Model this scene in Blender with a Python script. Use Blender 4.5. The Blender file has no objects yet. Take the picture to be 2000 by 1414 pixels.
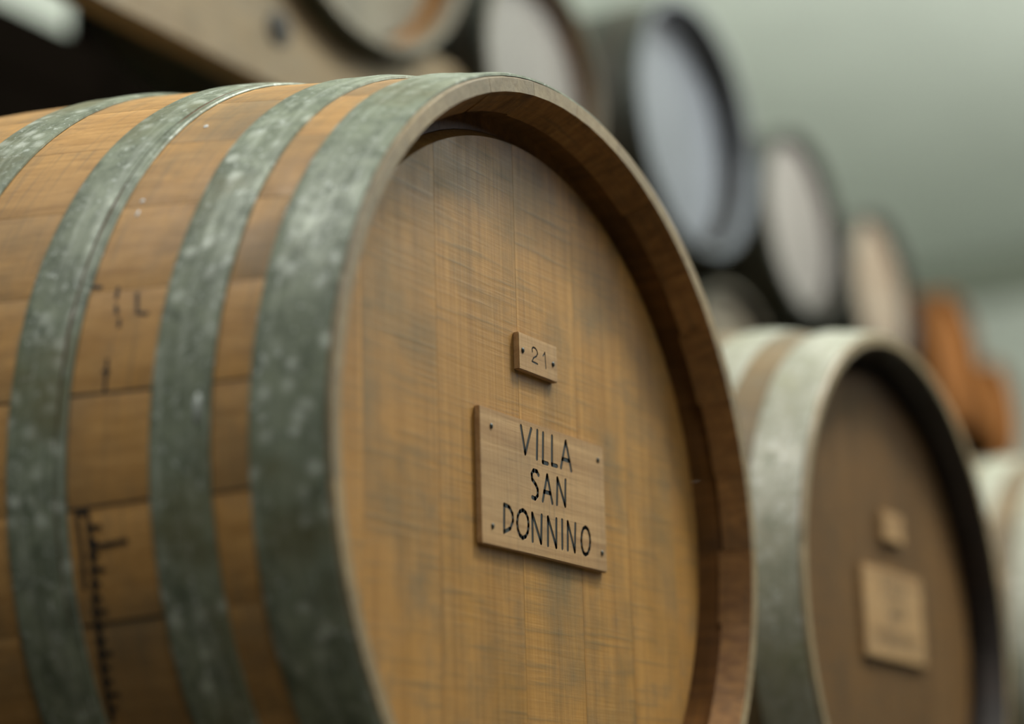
import bpy, bmesh, math, random
from mathutils import Vector, Matrix
random.seed(7)
sc = bpy.context.scene
COL = sc.collection
PI = math.pi

# ------------------------------------------------------------------ camera
CAM = Vector((-1.26231, -0.68969, -0.25877))
F_PX, YAW, PITCH, ROLL = 4200.16, 1.04074, 0.241937, -0.027242
fw = Vector((math.sin(YAW)*math.cos(PITCH), math.cos(YAW)*math.cos(PITCH), math.sin(PITCH)))
rt0 = Vector((math.cos(YAW), -math.sin(YAW), 0)); up0 = rt0.cross(fw)
rt = math.cos(ROLL)*rt0 + math.sin(ROLL)*up0
up = -math.sin(ROLL)*rt0 + math.cos(ROLL)*up0
cd = bpy.data.cameras.new('camera'); cam = bpy.data.objects.new('camera', cd); COL.objects.link(cam)
M = Matrix((rt, up, -fw)).transposed().to_4x4(); M.translation = CAM; cam.matrix_world = M
cd.sensor_fit = 'HORIZONTAL'; cd.sensor_width = 36.0; cd.lens = F_PX/2000*36
cd.clip_start = .02; cd.clip_end = 60
cd.dof.use_dof = True
cd.dof.focus_distance = (Vector((0.0, .028, .03)) - CAM).dot(fw)
cd.dof.aperture_fstop = 1.8
sc.camera = cam

# ------------------------------------------------------------------ world, lamps, exposure
w = bpy.data.worlds.new('world'); sc.world = w; w.use_nodes = True
bg = w.node_tree.nodes['Background']; bg.inputs[0].default_value = (.74, .76, .72, 1); bg.inputs[1].default_value = .035
def area(name, loc, target, sx, sy, power, col):
    l = bpy.data.lights.new(name, 'AREA'); l.shape = 'RECTANGLE'; l.size = sx; l.size_y = sy
    l.energy = power; l.color = col
    o = bpy.data.objects.new(name, l); COL.objects.link(o); o.location = loc
    o.rotation_euler = (Vector(target)-Vector(loc)).to_track_quat('-Z', 'Y').to_euler(); return o
area('window_light', (3.6, -3.6, 2.3), (.6, .2, 0), 2.6, 1.6, 28, (.94, .97, 1.0))
area('added_ceiling_fill', (3.1, -1.8, 1.2), (3.6, -1.0, 2.79), 2.2, 2.2, 560, (1.0, .97, .91))  # added fill aimed upward to brighten the ceiling and its bounce
area('ceiling_lamp', (1.0, -.90, 2.5), (.2, 0, 0), .45, .45, 98, (1.0, 1.0, .95))
area('ceiling_lamp', (-1.25, .6, 2.6), (0, .3, 0), .7, .7, 40, (1.0, 1.0, .96))
area('left_window_light', (-1.8, -1.5, 2.45), (0, 0, 0), .7, .7, 36, (1.0, .98, .94))
sc.view_settings.view_transform = 'Standard'; sc.view_settings.look = 'None'
sc.view_settings.gamma = 1; sc.view_settings.use_curve_mapping = False
sc.view_settings.exposure = 0.0

# ------------------------------------------------------------------ materials
def lin(c):
    return tuple(((x/255)/12.92 if x/255 <= .04045 else ((x/255+.055)/1.055)**2.4) for x in c) + (1,)
class N:
    def __init__(s, name):
        s.m = bpy.data.materials.new(name); s.m.use_nodes = True; s.t = s.m.node_tree
        s.b = s.t.nodes['Principled BSDF']
    def n(s, typ, **kw):
        x = s.t.nodes.new(typ)
        for k, v in kw.items():
            if k.startswith('i_'): x.inputs[int(k[2:])].default_value = v
            else: setattr(x, k, v)
        return x
    def l(s, a, b): s.t.links.new(a, b)
    def math(s, op, a, b=None, c=None):
        x = s.n('ShaderNodeMath', operation=op)
        for i, q in enumerate((a, b, c)):
            if q is None: continue
            if isinstance(q, (int, float)): x.inputs[i].default_value = q
            else: s.l(q, x.inputs[i])
        return x.outputs[0]
    def noise(s, vec, scale, detail=4, rough=.55, dist=0):
        x = s.n('ShaderNodeTexNoise'); s.l(vec, x.inputs['Vector'])
        x.inputs['Scale'].default_value = scale; x.inputs['Detail'].default_value = detail
        x.inputs['Roughness'].default_value = rough; x.inputs['Distortion'].default_value = dist
        return x.outputs['Fac']
    def mapv(s, vec, sc_=(1, 1, 1), rot=(0, 0, 0)):
        x = s.n('ShaderNodeMapping'); s.l(vec, x.inputs[0]); x.inputs[3].default_value = sc_; x.inputs[2].default_value = rot
        return x.outputs[0]
    def step(s, v, a, b, lo=0., hi=1.):
        x = s.n('ShaderNodeMapRange'); s.l(v, x.inputs[0])
        x.inputs[1].default_value = a; x.inputs[2].default_value = b; x.inputs[3].default_value = lo; x.inputs[4].default_value = hi
        return x.outputs[0]
    def mix(s, f, a, b, mode='MIX'):
        x = s.n('ShaderNodeMix', data_type='RGBA', blend_type=mode)
        if isinstance(f, (int, float)): x.inputs[0].default_value = f
        else: s.l(f, x.inputs[0])
        for i, q in ((6, a), (7, b)):
            if isinstance(q, tuple): x.inputs[i].default_value = q
            else: s.l(q, x.inputs[i])
        return x.outputs[2]
    def bump(s, h, strength, dist):
        x = s.n('ShaderNodeBump'); s.l(h, x.inputs['Height']); x.inputs['Strength'].default_value = strength
        x.inputs['Distance'].default_value = dist; s.l(x.outputs[0], s.b.inputs['Normal'])
    def coords(s, rnd=True):
        tc = s.n('ShaderNodeTexCoord'); v = tc.outputs['Object']
        if not rnd: return v, None
        oi = s.n('ShaderNodeObjectInfo')
        cx = s.n('ShaderNodeCombineXYZ')
        for i, k in enumerate((13., 37., 7.)): s.l(s.math('MULTIPLY', oi.outputs['Random'], k), cx.inputs[i])
        a = s.n('ShaderNodeVectorMath', operation='ADD'); s.l(v, a.inputs[0]); s.l(cx.outputs[0], a.inputs[1])
        return a.outputs[0], oi.outputs['Random']

def wood(name, base, dark, stain, axis='y', rough=.5, spec=.4, var=.18, stain_amt=.6, saw=.5, coat=0.):
    """axis = the direction of the grain"""
    k = N(name); v, rnd = k.coords()
    s_g = {'x': (2.5, 90, 90), 'y': (90, 2.5, 90), 'z': (90, 90, 2.5)}[axis]
    s_c = {'x': (130, 5, 5), 'y': (5, 130, 5), 'z': (5, 5, 130)}[axis]
    grain = k.noise(k.mapv(v, s_g), 1.6, 6, .65, .4)
    pores = k.noise(k.mapv(v, s_g), 9, 3, .5)
    sawn = k.noise(k.mapv(v, s_c, (.1, .25, .1)), 2.2, 4, .6)
    blot = k.noise(v, 7, 6, .62, .3)
    blot2 = k.noise(v, 26, 5, .65)
    c = k.mix(k.step(grain, .3, .72), lin(base), lin(dark))
    c = k.mix(k.step(blot, .48, .70, 0, stain_amt), c, lin(stain))
    c = k.mix(k.step(sawn, .52, .72, 0, saw), c, lin(stain))
    c = k.mix(k.step(blot2, .55, .75, 0, stain_amt*.55), c, lin(stain))
    c = k.mix(k.step(pores, .6, .75, 0, .35), c, lin(tuple(x*.55 for x in dark)))
    hsv = k.n('ShaderNodeHueSaturation'); k.l(c, hsv.inputs['Color'])
    k.l(k.step(rnd, 0, 1, 1-var, 1+var), hsv.inputs['Value'])
    k.l(hsv.outputs[0], k.b.inputs['Base Color'])
    k.l(k.step(blot2, .3, .7, rough-.08, rough+.12), k.b.inputs['Roughness'])
    k.b.inputs['Specular IOR Level'].default_value = spec
    if coat: k.b.inputs['Coat Weight'].default_value = coat; k.b.inputs['Coat Roughness'].default_value = .35
    h = k.math('ADD', k.math('MULTIPLY', grain, .6), k.math('MULTIPLY', sawn, .5))
    k.bump(h, .25, .002)
    return k.m

def galv(name, base, light, dark, rust, white=.5, rust_amt=.5, rough=.42, metal=.35):
    k = N(name); tc = k.n('ShaderNodeTexCoord'); v = tc.outputs['Object']
    sp = k.n('ShaderNodeSeparateXYZ'); k.l(v, sp.inputs[0])
    nx = k.math('MULTIPLY', sp.outputs[0], -1)
    th = k.math('ARCTAN2', sp.outputs[2], nx)
    cx = k.n('ShaderNodeCombineXYZ'); k.l(k.math('MULTIPLY', th, 1.0), cx.inputs[0]); k.l(k.math('MULTIPLY', sp.outputs[1], 45), cx.inputs[1])
    streak = k.noise(cx.outputs[0], 3.2, 5, .6, .3)
    big = k.noise(v, 9, 5, .6, .3)
    mid = k.noise(v, 45, 5, .7, .4)
    fine = k.noise(v, 170, 4, .7)
    c = k.mix(k.step(mid, .35, .68), lin(base), lin(dark))
    c = k.mix(k.step(streak, .52, .75, 0, .4), c, lin(light))
    vo = k.n('ShaderNodeTexVoronoi', feature='F1'); k.l(v, vo.inputs['Vector']); vo.inputs['Scale'].default_value = 60
    sw = k.math('MULTIPLY', k.step(k.math('ADD', vo.outputs['Distance'], k.math('MULTIPLY', k.noise(v, 110, 3), .55)), .38, .66, 1, 0), k.step(big, .40, .56))
    c = k.mix(k.math('MULTIPLY', sw, white), c, lin(light))
    flk = k.math('MULTIPLY', k.step(fine, .57, .68), k.step(mid, .38, .52))
    c = k.mix(k.math('MULTIPLY', flk, white), c, lin((205, 212, 205)))
    big2 = k.noise(k.mapv(v, (1, 1, 1), (1, 2, 3)), 11, 5, .6)
    c = k.mix(k.math('MULTIPLY', k.step(big2, .52, .66), rust_amt), c, lin(rust))
    k.l(c, k.b.inputs['Base Color']); k.b.inputs['Metallic'].default_value = metal
    k.l(k.step(mid, .3, .7, rough-.1, rough+.15), k.b.inputs['Roughness'])
    k.bump(k.math('ADD', mid, k.math('MULTIPLY', fine, .5)), .25, .0015)
    return k.m

def plain(name, col, rough=.6, metal=0, var=0.12, scale=14):
    k = N(name); v, r = k.coords()
    n = k.noise(v, scale, 5, .6)
    c = k.mix(k.step(n, .35, .7), lin(col), lin(tuple(x*(1-var*2) for x in col)))
    k.l(c, k.b.inputs['Base Color']); k.b.inputs['Roughness'].default_value = rough; k.b.inputs['Metallic'].default_value = metal
    k.bump(n, .1, .002)
    return k.m

MAT = dict(
 stave=wood('oak_stave', (184, 142, 84), (150, 110, 58), (104, 92, 70), 'y', .54, .45, .08, .75, .5),
 chime=wood('oak_end_grain', (148, 130, 98), (118, 98, 68), (88, 84, 70), 'y', .42, .6, .15, .5, .3),
 inner=wood('oak_inner', (150, 108, 58), (104, 68, 30), (72, 58, 36), 'y', .6, .3, .15, .6, .5),
 head=wood('oak_head', (174, 130, 68), (140, 100, 47), (96, 86, 62), 'z', .44, .45, .04, .8, .5),
 plaque=wood('plaque_oak', (178, 144, 100), (140, 106, 68), (98, 86, 68), 'x', .5, .4, .03, .35, .25),
 hoop=galv('galvanised_hoop', (128, 136, 116), (194, 200, 188), (78, 87, 70), (96, 92, 58), .6, .6, .46, .12),
 hoop_pale=galv('pale_galvanised_hoop', (146, 144, 130), (182, 180, 172), (116, 117, 100), (116, 114, 78), .5, .5, .42, .12),
 hoop_dark=galv('dark_iron_hoop', (52, 58, 50), (84, 92, 84), (30, 34, 28), (50, 40, 28), .2, .5, .5, .3),
 rust=plain('rusty_seam', (92, 58, 30), .8),
 ink=plain('black_engraving_paint', (34, 42, 42), .45),
 stamp=plain('black_ink_and_shade', (34, 30, 24), .6),  # stencil ink, also painted shadow in the silver-grey barrel's croze
 nail=plain('nail_steel', (70, 74, 72), .4, .7),
 rivet_zinc=plain('rivet_zinc', (190, 198, 190), .4, .1),
 white=plain('white_paint_drop', (205, 212, 215), .4),
)
def ws(name, base, dark, stain, **kw): MAT[name] = wood(name, base, dark, stain, **kw)
ws('stave_grey', (112, 92, 62), (86, 70, 46), (78, 74, 60), axis='y')
ws('head_brown', (112, 82, 46), (84, 60, 32), (62, 54, 40), axis='z', stain_amt=.4, rough=.6, spec=.2)
ws('croze_wood', (128, 86, 40), (92, 60, 26), (48, 36, 20), axis='y')
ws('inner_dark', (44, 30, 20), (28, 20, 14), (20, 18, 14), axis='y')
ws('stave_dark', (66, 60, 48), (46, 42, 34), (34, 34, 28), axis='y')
ws('head_silver', (100, 105, 112), (88, 92, 98), (74, 79, 81), axis='z', rough=.35, stain_amt=.3, saw=.2)  # grey of the rim; on the head it stands in for glare
ws('head_pale', (108, 105, 101), (95, 91, 87), (98, 92, 84), axis='z', rough=.4, stain_amt=.3, saw=.2)  # pale wood tone, doubling as painted glare on the whitish pink head
ws('head_dusty', (92, 86, 70), (74, 62, 44), (96, 92, 80), axis='z', stain_amt=.5)
ws('head_tan', (92, 68, 38), (76, 72, 64), (120, 116, 104), axis='z', var=.25)
ws('wood_orange', (96, 58, 16), (72, 42, 12), (70, 44, 18), axis='z', stain_amt=.3, spec=.1, rough=.7)
ws('stave_orange', (84, 50, 14), (64, 38, 12), (64, 40, 18), axis='y', stain_amt=.3, spec=.1, rough=.7)
ws('beam', (120, 104, 76), (90, 70, 42), (78, 76, 64), axis='x', stain_amt=.6, rough=.6)
ws('panel_shade', (15, 11, 8), (10, 8, 6), (8, 7, 5), axis='x', rough=.95, spec=.0)  # near-black so the added boards pass for deep shade
def paint(name, col, rough=.8):
    k = N(name); tc = k.n('ShaderNodeTexCoord'); v = tc.outputs['Object']
    n = k.noise(v, 1.5, 4); c = k.mix(k.step(n, .3, .7), lin(col), lin(tuple(x*.95 for x in col)))
    k.l(c, k.b.inputs['Base Color']); k.b.inputs['Roughness'].default_value = rough
    k.bump(k.noise(v, 60, 3), .08, .003); MAT[name] = k.m
paint('wall_paint', (172, 180, 170)); paint('ceiling_paint', (194, 204, 194)); paint('trim_paint', (112, 120, 106)); paint('floor_concrete', (72, 68, 58))

# ------------------------------------------------------------------ helpers
def link(name, me, mats, parent=None, loc=(0, 0, 0), rot=(0, 0, 0)):
    o = bpy.data.objects.new(name, me); COL.objects.link(o)
    if mats is not None:
        for m in (mats if isinstance(mats, (list, tuple)) else [mats]): me.materials.append(MAT[m])
    o.parent = parent; o.location = loc; o.rotation_euler = rot
    return o
def empty(name, loc, label, cat, group=None, rot=(0, 0, 0)):
    o = bpy.data.objects.new(name, None); COL.objects.link(o); o.location = loc; o.rotation_euler = rot
    o.empty_display_size = .05; o['label'] = label; o['category'] = cat
    if group: o['group'] = group
    return o
def mesh(name, verts, faces, smooth=False, mids=None):
    me = bpy.data.meshes.new(name); me.from_pydata(verts, [], faces)
    if mids: me.polygons.foreach_set('material_index', mids)
    bm = bmesh.new(); bm.from_mesh(me); bmesh.ops.remove_doubles(bm, verts=bm.verts, dist=1e-7)
    bmesh.ops.recalc_face_normals(bm, faces=bm.faces); bm.to_mesh(me); bm.free()
    if smooth: me.shade_smooth(); me.set_sharp_from_angle(angle=math.radians(35))
    me.update(); return me
def boxmesh(name, x0, x1, y0, y1, z0, z1, bev=0.0):
    bm = bmesh.new(); bmesh.ops.create_cube(bm, size=1)
    for v in bm.verts: v.co = Vector(((x0+x1)/2+v.co.x*(x1-x0), (y0+y1)/2+v.co.y*(y1-y0), (z0+z1)/2+v.co.z*(z1-z0)))
    if bev: bmesh.ops.bevel(bm, geom=bm.edges[:], offset=bev, segments=2, affect='EDGES')
    me = bpy.data.meshes.new(name); bm.to_mesh(me); bm.free(); return me
def struct(name, me, mat):
    o = link(name, me, mat); o['kind'] = 'structure'; return o

# ------------------------------------------------------------------ barrel
def profile(y, R, L, bf):
    """outer stave radius at distance y from the front end; R = end radius"""
    s = L/.95; ym = min(y, L-y)/s; t = ym/1.4519
    g = .2836*t*(1-t) - .0676*max(0, ym-.375)**2/.2
    return R + g*(R/.29)*bf
def stave_mesh(R, L, bf, n, k, detail, dk=1.0):
    """one stave lying along +X side; inner end: end grain, howel chamfer, croze step"""
    r = R/.29
    d = .0235 + random.uniform(-.004, .004)
    d *= dk if dk == 1 else .5*dk; g = (dk-1)*.036
    rin = [(0.0006, .2795), (d*.5, .2748), (d, .2705), (d+.0008, .2760), (.0450+g, .2755), (.0455+g, .2630), (.058+g, .2640)]
    ys = [0, .0024] + [L*q/detail for q in range(1, detail)] + [L-.0012, L]
    outer = [(y, profile(y, R, L, bf) - (.0010 if y in (0, L) else 0)) for y in ys]
    end = [(y*r, q*r) for y, q in rin]
    mid = [(L*q, profile(L*q, R, L, bf)-.024*r) for q in (.25, .5, .75)]
    loop = outer + [(L-y, q) for y, q in end] + mid[::-1] + end[::-1]
    h = PI/n - .00012/R
    e = .0009/R
    cols = [(-h, .0002), (-h+e, 0)] + ([(-h*.33, 0), (h*.33, 0)] if R > .2 else [(0, 0)]) + [(h-e, 0), (h, .0002)]
    V = []; F = []; nl = len(loop)
    for a, dr in cols:
        for i, (y, q) in enumerate(loop):
            q2 = q - (dr if i < len(outer) else 0)
            V.append((q2*math.cos(a), y, q2*math.sin(a)))
    mids = []
    for c in range(len(cols)-1):
        for i in range(nl):
            j = (i+1) % nl
            F.append((c*nl+i, c*nl+j, (c+1)*nl+j, (c+1)*nl+i))
            no = len(outer)
            if i == 0: mi = 1
            elif i < no-1: mi = 0
            elif i == no-1 or i == nl-1: mi = 1
            elif no+2 <= i <= no+4 or nl-6 <= i <= nl-4: mi = 3
            else: mi = 2
            mids.append(mi)
    F.append(tuple(range(nl))); mids.append(2)
    F.append(tuple((len(cols)-1)*nl+i for i in range(nl))[::-1]); mids.append(2)
    me = mesh('stave_%d' % k, V, F, False, mids)
    me.shade_smooth(); me.set_sharp_from_angle(angle=math.radians(25))
    return me
def hoop_mesh(R, L, bf, y0, y1, seg=144, th=.0022, beads=(), wob=.0004, seam=False, key=0):
    rs = R/.29; ny = 12
    rows = []
    rnd = random.Random(key); ph = [rnd.uniform(0, 6.28) for _ in range(6)]
    for i in range(ny+1):
        t = i/ny; rows.append((y0+(y1-y0)*t, th - (.0008 if i in (0, ny) else 0), t))
    V = []; F = []; mids = []
    for k in range(seg):
        a = 2*PI*k/seg
        wa = wob*(math.sin(3*a+ph[0])+.6*math.sin(7*a+ph[1])); wb = wob*(math.sin(4*a+ph[2])+.5*math.sin(9*a+ph[3]))
        ring = []
        for (y, h, t) in rows:
            yy = y + wa*(1-t) + wb*t
            hh = h
            for (c, wd, amp) in beads: hh += amp*math.exp(-((t-c)/wd)**2)
            hh += .00035*math.sin(11*a+ph[4]+5*t)*math.sin(5*a+ph[5])
            q = profile(max(0, yy), R, L, bf) + .0003 + hh
            ring.append((q, yy))
        ring.append((profile(max(0, y1), R, L, bf)+.0002, y1+wb)); ring.append((profile(max(0, y0), R, L, bf)+.0002, max(0, y0+wa)))
        for q, yy in ring: V.append((q*math.cos(a), yy, q*math.sin(a)))
    m = len(rows)+2
    for k in range(seg):
        k2 = (k+1) % seg
        for i in range(m):
            j = (i+1) % m
            F.append((k*m+i, k*m+j, k2*m+j, k2*m+i))
    me = mesh('hoop', V, F, False); me.shade_smooth(); me.set_sharp_from_angle(angle=math.radians(50))
    return me
def board_mesh(Rh, xa, xb, y, th, nseg=14):
    V = []; F = []
    loops = [(y, Rh, .00012), (y+.0004, Rh+.0004, .00004), (y+.009, Rh+.0062*Rh/.256, .00004), (y+th, Rh+.0062*Rh/.256, .00004)]
    for (yy, rr, ins) in loops:
        a = max(xa+ins, -rr*.9995); b = min(xb-ins, rr*.9995)
        ta, tb = math.acos(a/rr), math.acos(b/rr)
        for i in range(nseg+1):
            t = ta+(tb-ta)*i/nseg; V.append((rr*math.cos(t), yy, rr*math.sin(t)))
        for i in range(nseg+1):
            t = tb+(ta-tb)*i/nseg; V.append((rr*math.cos(t), yy, -rr*math.sin(t)))
    m = 2*(nseg+1)
    for k in range(len(loops)-1):
        for i in range(m):
            j = (i+1) % m; F.append((k*m+i, k*m+j, (k+1)*m+j, (k+1)*m+i))
    F.append(tuple(range(m))); F.append(tuple((len(loops)-1)*m+i for i in range(m))[::-1])
    me = mesh('head_board', V, F); return me

def barrel(name, label, X, Y, Z, R, L, bf, n, phase, hoops, joints, mats, group=None, detail=16, seg=144, rz=0, dk=1.0):
    """origin at the front end's centre; axis along +Y"""
    root = empty(name, (X, Y, Z), label, 'barrel', group, (0, 0, rz))
    rs = R/.29
    sm = [stave_mesh(R, L, bf, n, k, detail, dk) for k in range(3 if R > .2 else 1)]
    for m_ in sm:
        for q in (mats['stave'], mats['chime'], mats['inner'], mats.get('croze', mats['inner'])): m_.materials.append(MAT[q])
    for k in range(n):
        a = phase + 2*PI*k/n
        link('stave', random.choice(sm), None, root, rot=(0, -a, 0))
    for i, hp in enumerate(hoops):
        y0, y1 = hp[0], hp[1]
        link('hoop', hoop_mesh(R, L, bf, y0, y1, seg, beads=hp[2] if len(hp) > 2 else (), key=i*7+int(X*100)), hp[3] if len(hp) > 3 else mats['hoop'], root)
    Rh, dh = .2562*rs, .036*rs*dk
    for a, b in zip(joints[:-1], joints[1:]):
        link('head_board', board_mesh(Rh, a*rs, b*rs, dh, .018*rs, 14 if R > .2 else 8), mats['head'], root)
    return root

# ------------------------------------------------------------------ room
ZC, ZF = 2.79, -.52
struct('floor', boxmesh('floor', -4, 9.2, -4.5, 3.7, ZF-.1, ZF), 'floor_concrete')
struct('ceiling', boxmesh('ceiling', -4, 9.2, -4.5, 3.7, ZC, ZC+.1), 'ceiling_paint')
struct('wall_back', boxmesh('wall_back', -4, 9.2, 3.6, 3.7, ZF, ZC), 'wall_paint')
struct('wall_right', boxmesh('wall_right', 9.1, 9.2, -4.5, 3.6, ZF, ZC), 'wall_paint')
struct('trim_1', boxmesh('trim_1', 8.96, 9.1, -4.5, 3.6, ZC-.2, ZC, .01), 'trim_paint')
# a pillar standing against the far wall
p = empty('wall_pillar', (8.97, 1.9, ZF), 'dark grey-green pillar standing against the far right wall, at the right edge of the photo', 'pillar')
link('shaft', boxmesh('shaft', -.1, .1, -.12, .12, .03, 2.95, .01), 'trim_paint', p)
link('foot', boxmesh('foot', -.13, .125, -.15, .15, 0, .03, .004), 'trim_paint', p)

# ------------------------------------------------------------------ floor rails that carry the bottom row
for k, (ry, rh) in enumerate(((.16, .1), (.74, .1))):
    o = empty('floor_rail', (0, ry, ZF), 'long wooden rail on the floor carrying the bottom row, nearer its %s ends' % ('front' if k == 0 else 'rear'), 'rail')
    link('timber', boxmesh('timber', -.6, 2.8, -.04, .04, 0, .19, .004), 'beam', o)

# ------------------------------------------------------------------ the bottom row
HO = [(.0022, .0495), (.0747, .1139), (.1777, .2117), (.2777, .3213)]
b1 = ((.62, .05, .0006), (.80, .05, .0006)); b2 = ((.35, .06, .0007), (.62, .06, .0007)); b3 = ((.5, .3, .0005),)
def hoopset(s=1, L=.95, n=4, mat=None, bl=(b1, b2, b3, b3)):
    out = []
    for i, (a, b) in enumerate(HO[:n]):
        t = (a*s, b*s, bl[i]) + ((mat,) if mat else ()); out.append(t)
        out.append((L-b*s, L-a*s, bl[i]) + ((mat,) if mat else ()))
    return out
MA = dict(croze='croze_wood', stave='stave', chime='chime', inner='inner', head='head', hoop='hoop')
JO = [-.257, -.205, -.120, -.016, .066, .141, .215, .257]
main = barrel('barrel', 'large oak barrel in focus in front, wearing plates carved 21 and VILLA SAN DONNINO', 0, 0, 0, .29, .95, 1.0,
              29, math.radians(173.5-360/58), hoopset(), JO, MA, detail=24, seg=200)
# the narrow under-strap beside the third hoop and its rusty seam
def prof(y): return profile(y, .29, .95, 1.0)
link('hoop_strap', hoop_mesh(.29, .95, 1.0, .1699, .1772, 200, th=.0014, wob=.0002, key=5), 'hoop', main)
link('rust_seam', hoop_mesh(.29, .95, 1.0, .1760, .1779, 200, th=.0012, wob=.0007, key=6), 'rust', main)
def surf(y, deg, lift=0.0):
    r = prof(y)+lift; a = math.radians(deg); return Vector((r*math.cos(a), y, r*math.sin(a)))
def decal(name, strokes, width, mat, parent, lift=.0003):
    """strokes = polylines in (y, degrees) on the flank; thin printed strips that follow it"""
    V = []; F = []
    for s in strokes:
        pts = []
        for (a, b) in zip(s[:-1], s[1:]):
            m = max(1, int(abs(b[1]-a[1])/1.5))
            pts += [(a[0]+(b[0]-a[0])*i/m, a[1]+(b[1]-a[1])*i/m) for i in range(m)]
        pts.append(s[-1])
        for i, (y, d) in enumerate(pts):
            q = pts[min(i+1, len(pts)-1)]; p_ = pts[max(i-1, 0)]
            ty, td = q[0]-p_[0], math.radians(q[1]-p_[1])*.3; ln = math.hypot(ty, td) or 1
            ny, nd = -td/ln*width/2, math.degrees(ty/ln*width/2/.3)
            for sg in (-1, 1):
                V.append(surf(y+sg*ny, d+sg*nd, lift)); V.append(surf(y+sg*ny, d+sg*nd, -.0002))
            if i:
                b = len(V)-8
                F += [(b, b+2, b+6, b+4), (b, b+4, b+5, b+1), (b+2, b+3, b+7, b+6), (b+1, b+5, b+7, b+3)]
    return link(name, mesh(name, V, F), mat, parent)
for s_, wd in (([(.1745, 173.5), (.1150, 173.6)], .0015), ([(.1142, 172.9), (.1142, 174.6)], .0015), ([(.1700, 186), (.1150, 185.8)], .0015), ([(.1690, 198.3), (.1150, 198.3)], .0015),
               ([(.2760, 173.6), (.2125, 173.5)], .0009), ([(.0745, 173.6), (.0500, 173.5)], .0009), ([(.0745, 186), (.0500, 185.9)], .0009)):
    decal('dark_joint_line', [s_], wd, 'stamp', main)
decal('stencil_letter', [[(.1362, 161.6), (.1328, 164.3), (.1249, 164.5)]], .0022, 'stamp', main)
decal('stencil_mark', [[(.1708, 160.2), (.1623, 160.5)]], .0022, 'stamp', main)
decal('stencil_mark', [[(.1507, 160.6), (.1500, 162.2)], [(.1490, 163), (.1470, 164.2)], [(.1445, 164.8), (.1436, 165.9)]], .0022, 'stamp', main)
decal('stencil_mark', [[(.1477, 169.6), (.1466, 173.4)], [(.1500, 171), (.1450, 171.2)]], .0020, 'stamp', main)
sc_ = [[(.1650, 186.3), (.1555, 186.4)], [(.1570, 186.3), (.1560, 192), (.1600, 200), (.1665, 209)], [(.1640, 186.5), (.1625, 191), (.1640, 194.5)]]
for i in range(14):
    d = 188.0+i*1.5; yb = .157+max(0, (d-192))*.00055; sc_.append([(yb+.0015, d), (yb-.0055-(i % 3 == 0)*.003, d+.1)])
sc_.append([(.1554, 190.2), (.1312, 189.9)])
decal('stencil_scale', sc_, .0030, 'stamp', main)
def blob(name, y, d, sy, st, h, mat, parent):
    bm = bmesh.new(); bmesh.ops.create_uvsphere(bm, u_segments=16, v_segments=8, radius=1)
    c = surf(y, d, 0); n = Vector((math.cos(math.radians(d)), 0, math.sin(math.radians(d)))); t = Vector((-n.z, 0, n.x))
    sl = (prof(y+.002)-prof(y-.002))/.004; ya = Vector((n.x*sl, 1, n.z*sl)).normalized()
    n = t.cross(ya).normalized(); n = n if n.dot(c) > 0 else -n
    for v in bm.verts:
        k = v.co.copy(); v.co = c + ya*k.x*sy + t*k.y*st + n*k.z*h
    me = bpy.data.meshes.new(name); bm.to_mesh(me); bm.free(); me.shade_smooth()
    return link(name, me, mat, parent)
rv = blob('rivet', .0823, 176.6, .0038, .0115, .0052, 'rivet_zinc', main); rv['label'] = 'pale oval rivet on the second hoop'
for y, d, a, b in ((.1532, 132.2, .0016, .0022), (.1584, 147.8, .0015, .0016), (.1571, 149.9, .0009, .003)):
    blob('paint_drop', y, d, a, b, .0006, 'white', main)
blob('paint_drop', .0996, 145, .003, .006, .0032, 'white', main)
for y, d, a, b in ((.058, 157.2, .0022, .0016), (.0779, 163.5, .0012, .0022), (.060, 186.4, .004, .004)):
    pass

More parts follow.
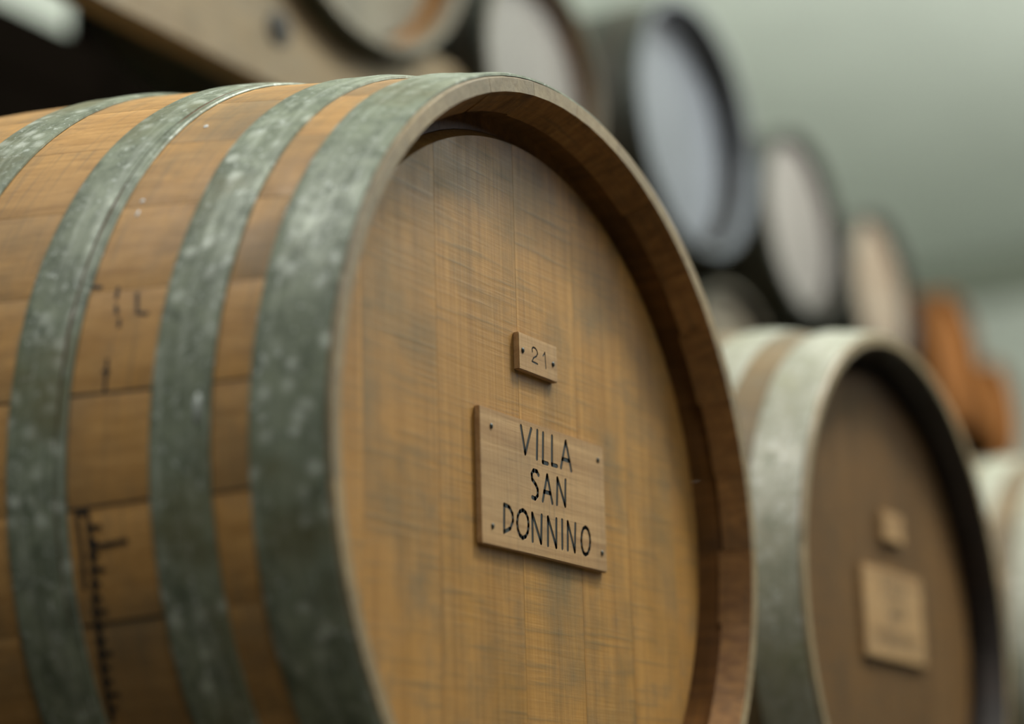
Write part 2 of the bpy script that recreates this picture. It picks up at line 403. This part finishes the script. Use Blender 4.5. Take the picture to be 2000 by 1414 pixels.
# ------------------------------------------------------------------ plates with carved writing (millimetres, x right, z up)
L_BIG = {'V': [[(-31.8, 41), (-26.8, 22.6), (-18, 41.3)]], 'I': [[(-9.5, 41.6), (-11.2, 21.6)]], 'L': [[(-1.5, 41.2), (-3, 20.5), (3.8, 20.5)]],
 'L2': [[(10.9, 41.1), (9.7, 20.9), (16.8, 20.9)]], 'A': [[(22.5, 20.7), (30.5, 40.8), (37.3, 20.8)], [(25.3, 27.4), (34.6, 27.4)]],
 'S': [[(-9.6, 10.4), (-11.8, 12.7), (-16.2, 12.7), (-18.9, 9.6), (-18.3, 6), (-13.7, 3.2), (-11.1, 0), (-11.4, -4.2), (-14.6, -6.8), (-18.9, -6.4)]],
 'A2': [[(-4.6, -6.8), (2.6, 12.2), (8.6, -6.5)], [(-2, 0), (6, 0)]], 'N': [[(15.1, -6.4), (16.9, 12.2), (26.9, -6), (28.4, 12.6)]],
 'D': [[(-57.6, -35.5), (-56.6, -16.8), (-50.2, -17.6), (-46.2, -21.5), (-45.6, -26.4), (-49.3, -32), (-57.6, -35.5)]],
 'O': [[(-25, -26.6), (-26.3, -31.6), (-29.3, -35), (-33.2, -36.3), (-36.9, -35), (-39.5, -31.4), (-40.3, -26.9), (-39, -22.1), (-36, -18.6), (-32.1, -17.2), (-28.4, -18.4), (-25.7, -21.8), (-25, -26.6)]],
 'N2': [[(-20.1, -36.7), (-19.6, -17.7), (-8.6, -36.7), (-6.8, -17.4)]], 'N3': [[(.8, -36.9), (1.9, -17.5), (12.4, -36.9), (13.6, -17.2)]],
 'I2': [[(21.8, -16.8), (20.9, -36.6)]], 'N4': [[(28.6, -36.6), (29.8, -16.9), (38.7, -36.8), (40.7, -16.9)]],
 'O2': [[(61.8, -26.9), (60.5, -31.9), (57.8, -35.7), (54.5, -37), (51.3, -35.9), (49.2, -32.3), (48.7, -27.4), (49.9, -22.4), (52.5, -18.6), (55.9, -17.2), (59.1, -18.4), (61.2, -21.9), (61.8, -26.9)]]}
TWO = [(-8.2, 2.5), (-8.4, 4.3), (-6.8, 5.9), (-4.2, 5.8), (-1.8, 4.4), (-.9, 2.4), (-2.7, .2), (-6.4, -1.6), (-8.9, -4.6), (-1.5, -5.1)]
L_SMALL = {'two': [TWO], 'one': [[(6.7, 2.4), (9.4, 5.3), (10.2, -5.9)]]}
def stroke_solid(bm, path, w_, y0, y1, wtop=None):
    """ribbon prism along a path in the x-z plane with round ends and joins (overlapping capsules)"""
    wtop = wtop or w_
    def cap(a, b):
        d = (b-a); ln = d.length or 1e-6; d = d/ln; nrm = Vector((-d.y, d.x)); out = []
        for k in range(9): t = PI/2+PI*k/8; out.append((a, d*math.cos(t)+nrm*math.sin(t)))
        for k in range(9): t = -PI/2+PI*k/8; out.append((b, d*math.cos(t)+nrm*math.sin(t)))
        bot = [bm.verts.new((c.x+o.x*w_/2, y1, c.y+o.y*w_/2)) for c, o in out]
        top = [bm.verts.new((c.x+o.x*wtop/2, y0, c.y+o.y*wtop/2)) for c, o in out]
        m = len(out)
        for i in range(m):
            j = (i+1) % m; bm.faces.new((bot[i], bot[j], top[j], top[i]))
        bm.faces.new(bot[::-1]); bm.faces.new(top)
    for a, b in zip(path[:-1], path[1:]): cap(Vector(a), Vector(b))
def carve(target, letters, wid, depth, yf, key):
    bm = bmesh.new()
    for st in letters.values():
        for s in st: stroke_solid(bm, [(x/1000, z/1000) for x, z in s], wid*.55, yf-.001, yf+depth, wid)
    bmesh.ops.recalc_face_normals(bm, faces=bm.faces)
    me = bpy.data.meshes.new('cutter'); bm.to_mesh(me); bm.free()
    c = bpy.data.objects.new('cutter', me); COL.objects.link(c); c.matrix_world = target.matrix_world
    md = target.modifiers.new('carve', 'BOOLEAN'); md.operation = 'DIFFERENCE'; md.solver = 'EXACT'; md.use_self = True; md.object = c
    bpy.context.view_layer.update()
    dg = bpy.context.evaluated_depsgraph_get(); ev = target.evaluated_get(dg)
    nm = bpy.data.meshes.new_from_object(ev); target.modifiers.clear()
    n0 = len(nm.polygons); print('carved', key, n0)
    if n0 > 20: target.data = nm
    bpy.data.objects.remove(c)
def plate(name, label, cat, X, Y, Z, wd, hg, th, letters, wid, nails, group=None, rot=0.0, wonky=0.0):
    """origin on the plate's back; front at local y = -th"""
    root = empty(name, (X, Y, Z), label, cat, group, (0, -rot, 0))
    me = boxmesh('board', -wd/2, wd/2, -th, 0, -hg/2, hg/2, .0005)
    bd = link('board', me, 'plaque', root)
    bd.parent = None; carve(bd, letters, wid, .0013, -th, name); bd.parent = root
    for k, st in letters.items():
        bm = bmesh.new()
        for s in st: stroke_solid(bm, [(x/1000, z/1000) for x, z in s], wid*.86, -th+.0003, -th+.0013, wid*.90)
        bmesh.ops.recalc_face_normals(bm, faces=bm.faces)
        lm = bpy.data.meshes.new('letter'); bm.to_mesh(lm); bm.free()
        link('digit' if name.startswith('number') else 'letter', lm, 'ink', root)
    for (x, z) in nails:
        bm = bmesh.new(); bmesh.ops.create_uvsphere(bm, u_segments=14, v_segments=8, radius=.0017)
        for v in bm.verts: v.co = Vector((v.co.x+x/1000, v.co.y*.55-th-.0002, v.co.z*1.15+z/1000))
        nm = bpy.data.meshes.new('nail'); bm.to_mesh(nm); bm.free(); nm.shade_smooth(); link('nail', nm, 'nail', root)
    return root
N4 = [(-71.4, 34.2), (77.2, 34.8), (-72.4, -33.4), (78.8, -32.8)]; N2 = [(-21.7, .8), (20.4, -.9)]
plate('name_plate', 'oak plate carved VILLA SAN DONNINO, nailed on the front barrel\'s head', 'sign', .0102, .0359, .0091, .1722, .0922, .0042, L_BIG, .0038, N4, rot=-.003)
plate('number_plate', 'small oak block carved with number 21 on the front barrel\'s head', 'sign', .0047, .0359, .1037, .0535, .0265, .0046, L_SMALL, .0018, N2)

# second and third barrels of the row
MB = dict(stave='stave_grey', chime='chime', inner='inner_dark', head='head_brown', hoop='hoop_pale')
R2 = .2701; L2 = .95*R2/.29*1.05
s2 = 1.0
def row_hoops(L): return [(a, b, bb) for (a, b), bb in zip([(.0035, .0495), (.082, .122), (.20, .236), (.29, .33)], (b1, b3, b3, b3))] + \
    [(L-b, L-a, bb) for (a, b), bb in zip([(.0035, .0495), (.082, .122), (.20, .236), (.29, .33)], (b1, b3, b3, b3))]
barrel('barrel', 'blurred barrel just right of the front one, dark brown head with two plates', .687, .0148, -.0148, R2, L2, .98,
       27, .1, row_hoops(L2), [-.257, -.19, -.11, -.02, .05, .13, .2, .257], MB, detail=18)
plate('name_plate', 'blurred carved oak plate on the dark brown head of the second barrel', 'sign', .702, .0482, -.0100, .156, .086, .0050, {k: [[(x*.91, z*.94) for x, z in s_] for s_ in q] for k, q in L_BIG.items()}, .0034, [(x*.91, z*.94) for x, z in N4])
plate('number_plate', 'small blurred number block above the plate on the second barrel', 'sign', .711, .0482, .0765, .054, .0275, .006,
      {'a': [[(x-1, z) for x, z in TWO]], 'b': [[(x+10, z) for x, z in TWO]]}, .0016, N2)
MC = dict(stave='stave_grey', chime='chime', inner='inner_dark', head='head_brown', hoop='hoop_pale')
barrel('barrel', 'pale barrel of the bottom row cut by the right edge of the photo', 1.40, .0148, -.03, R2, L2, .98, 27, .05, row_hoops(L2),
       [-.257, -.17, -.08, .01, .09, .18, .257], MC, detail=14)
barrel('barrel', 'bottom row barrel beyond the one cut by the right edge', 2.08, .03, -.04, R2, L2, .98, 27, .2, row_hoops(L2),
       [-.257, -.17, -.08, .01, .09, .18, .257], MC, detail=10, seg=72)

# ------------------------------------------------------------------ upper rows: small barrels in falling sizes
def small(label, X, Y, Z, R, mats, bf=.45, L=None, n=20, name='small_barrel', hs=None, joints=None, dk=1.0):
    L = L or R*2.9
    k = R/.29
    hs = hs or [(.004*k, .05*k), (.10*k, .15*k), (.27*k, .33*k)]
    hp = [(a, b, ()) for a, b in hs] + [(L-b, L-a, ()) for a, b in hs]
    return barrel(name, label, X, Y, Z, R, L, bf, n, random.random(), hp, joints or [-.257, -.16, -.06, .05, .15, .257], mats,
                  'small barrels stacked above the bottom row', detail=10, seg=72, dk=dk)
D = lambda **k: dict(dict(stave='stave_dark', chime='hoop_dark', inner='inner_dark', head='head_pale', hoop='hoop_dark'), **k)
YU = .6
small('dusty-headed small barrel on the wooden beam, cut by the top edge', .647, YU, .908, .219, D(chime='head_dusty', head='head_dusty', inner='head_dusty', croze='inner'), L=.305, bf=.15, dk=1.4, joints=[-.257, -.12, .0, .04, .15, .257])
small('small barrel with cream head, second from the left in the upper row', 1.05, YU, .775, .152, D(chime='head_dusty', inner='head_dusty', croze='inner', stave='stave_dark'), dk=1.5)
small('small barrel with head coloured silver-grey to show glare and black body, largest whole one in the upper row', 1.515, YU, .849, .196, D(chime='head_silver', inner='head_silver', croze='stamp', head='head_silver', hoop='hoop_dark'), bf=.2, dk=2.0)  # black croze paints the groove's shadow, grey head paints the glare
small('small barrel with head coloured whitish pink to show glare between the silver one and the tan one', 1.910, YU, .799, .156, D(chime='hoop_dark', head='head_pale', inner='inner_dark'), bf=.35)
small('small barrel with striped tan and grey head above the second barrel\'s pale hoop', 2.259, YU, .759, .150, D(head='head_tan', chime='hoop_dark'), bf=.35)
O_ = dict(stave='stave_orange', chime='wood_orange', inner='wood_orange', head='wood_orange', hoop='stave_orange')
small('small orange wooden barrel at right, the taller of the two orange ones', 2.636, YU, .713, .132, O_, bf=.35)
small('smallest orange wooden barrel at the right end of the upper row', 2.893, YU, .656, .100, O_, bf=.35)
# the tier under them
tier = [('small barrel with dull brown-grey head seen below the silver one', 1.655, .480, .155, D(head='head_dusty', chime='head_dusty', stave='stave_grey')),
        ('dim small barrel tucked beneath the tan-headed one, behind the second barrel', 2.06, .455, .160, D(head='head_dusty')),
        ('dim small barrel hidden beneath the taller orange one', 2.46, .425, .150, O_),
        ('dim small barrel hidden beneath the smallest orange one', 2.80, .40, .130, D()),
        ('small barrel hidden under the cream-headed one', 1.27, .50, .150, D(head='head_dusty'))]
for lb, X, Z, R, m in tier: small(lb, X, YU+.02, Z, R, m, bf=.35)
small('dark small barrel in the shade below the beam, behind the front barrel', .72, 1.62, .55, .185, D(head='head_brown', hoop='hoop'), bf=.4)

# ------------------------------------------------------------------ cradle beam under the small barrel
def beam():
    x0, x1, zb, zt = -1.2, .915, .596, .738
    cuts = [(.647, .908, .2270), (1.05, .775, .166)]
    def top(x):
        z = zt
        for cx, cz, r in cuts:
            if abs(x-cx) < r: z = min(z, cz-math.sqrt(r*r-(x-cx)**2))
        return z
    root = empty('cradle_beam', (0, .629, zb), 'weathered wooden beam with a dark bolt hole carrying the small barrel at top', 'beam')
    n = 90; V = []; F = []
    for yy in (0, .035):
        for i in range(n+1):
            x = x0+(x1-x0)*i/n; V.append((x, yy, 0)); V.append((x, yy, top(x)-zb))
    m = 2*(n+1)
    for i in range(n):
        a = 2*i
        F += [(a, a+2, a+3, a+1), (m+a, m+a+1, m+a+3, m+a+2), (a, m+a, m+a+2, a+2), (a+1, a+3, m+a+3, m+a+1)]
    F += [(0, 1, m+1, m), (2*n, m+2*n, m+2*n+1, 2*n+1)]
    link('timber', mesh('timber', V, F), 'beam', root)
    # bolt: washer and head sunk in
    bm = bmesh.new()
    bmesh.ops.create_cone(bm, cap_ends=True, segments=24, radius1=.019, radius2=.019, depth=.004, matrix=Matrix.Translation((.503, -.002, .663-zb)) @ Matrix.Rotation(PI/2, 4, 'X'))
    bmesh.ops.create_cone(bm, cap_ends=True, segments=6, radius1=.008, radius2=.008, depth=.010, matrix=Matrix.Translation((.503, -.006, .663-zb)) @ Matrix.Rotation(PI/2, 4, 'X'))
    me = bpy.data.meshes.new('bolt'); bm.to_mesh(me); bm.free()
    link('bolt', me, 'stamp', root)
    return root
beam()

# ------------------------------------------------------------------ added near-black boards standing in for the shade behind the racks
scr = empty('shade_screen', (0, 1.5, ZF), 'added near-black boards standing in for the deep shade below the beam', 'shade stand-in')
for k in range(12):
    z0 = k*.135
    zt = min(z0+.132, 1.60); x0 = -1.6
    link('board', boxmesh('board', x0, 1.205, 0, .025, z0, z0+.132, .002) if k < 11 else boxmesh('board', x0, 1.205, 0, .025, z0, 1.595, .002), 'panel_shade', scr)
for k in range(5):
    link('board', boxmesh('board', 1.21+k*.24, 1.21+k*.24+.237, .002, .027, 0, 1.80, .002), 'panel_shade', scr)
link('post', boxmesh('post', 1.215, 1.275, .028, .09, 0, 2.6, .003), 'panel_shade', scr)
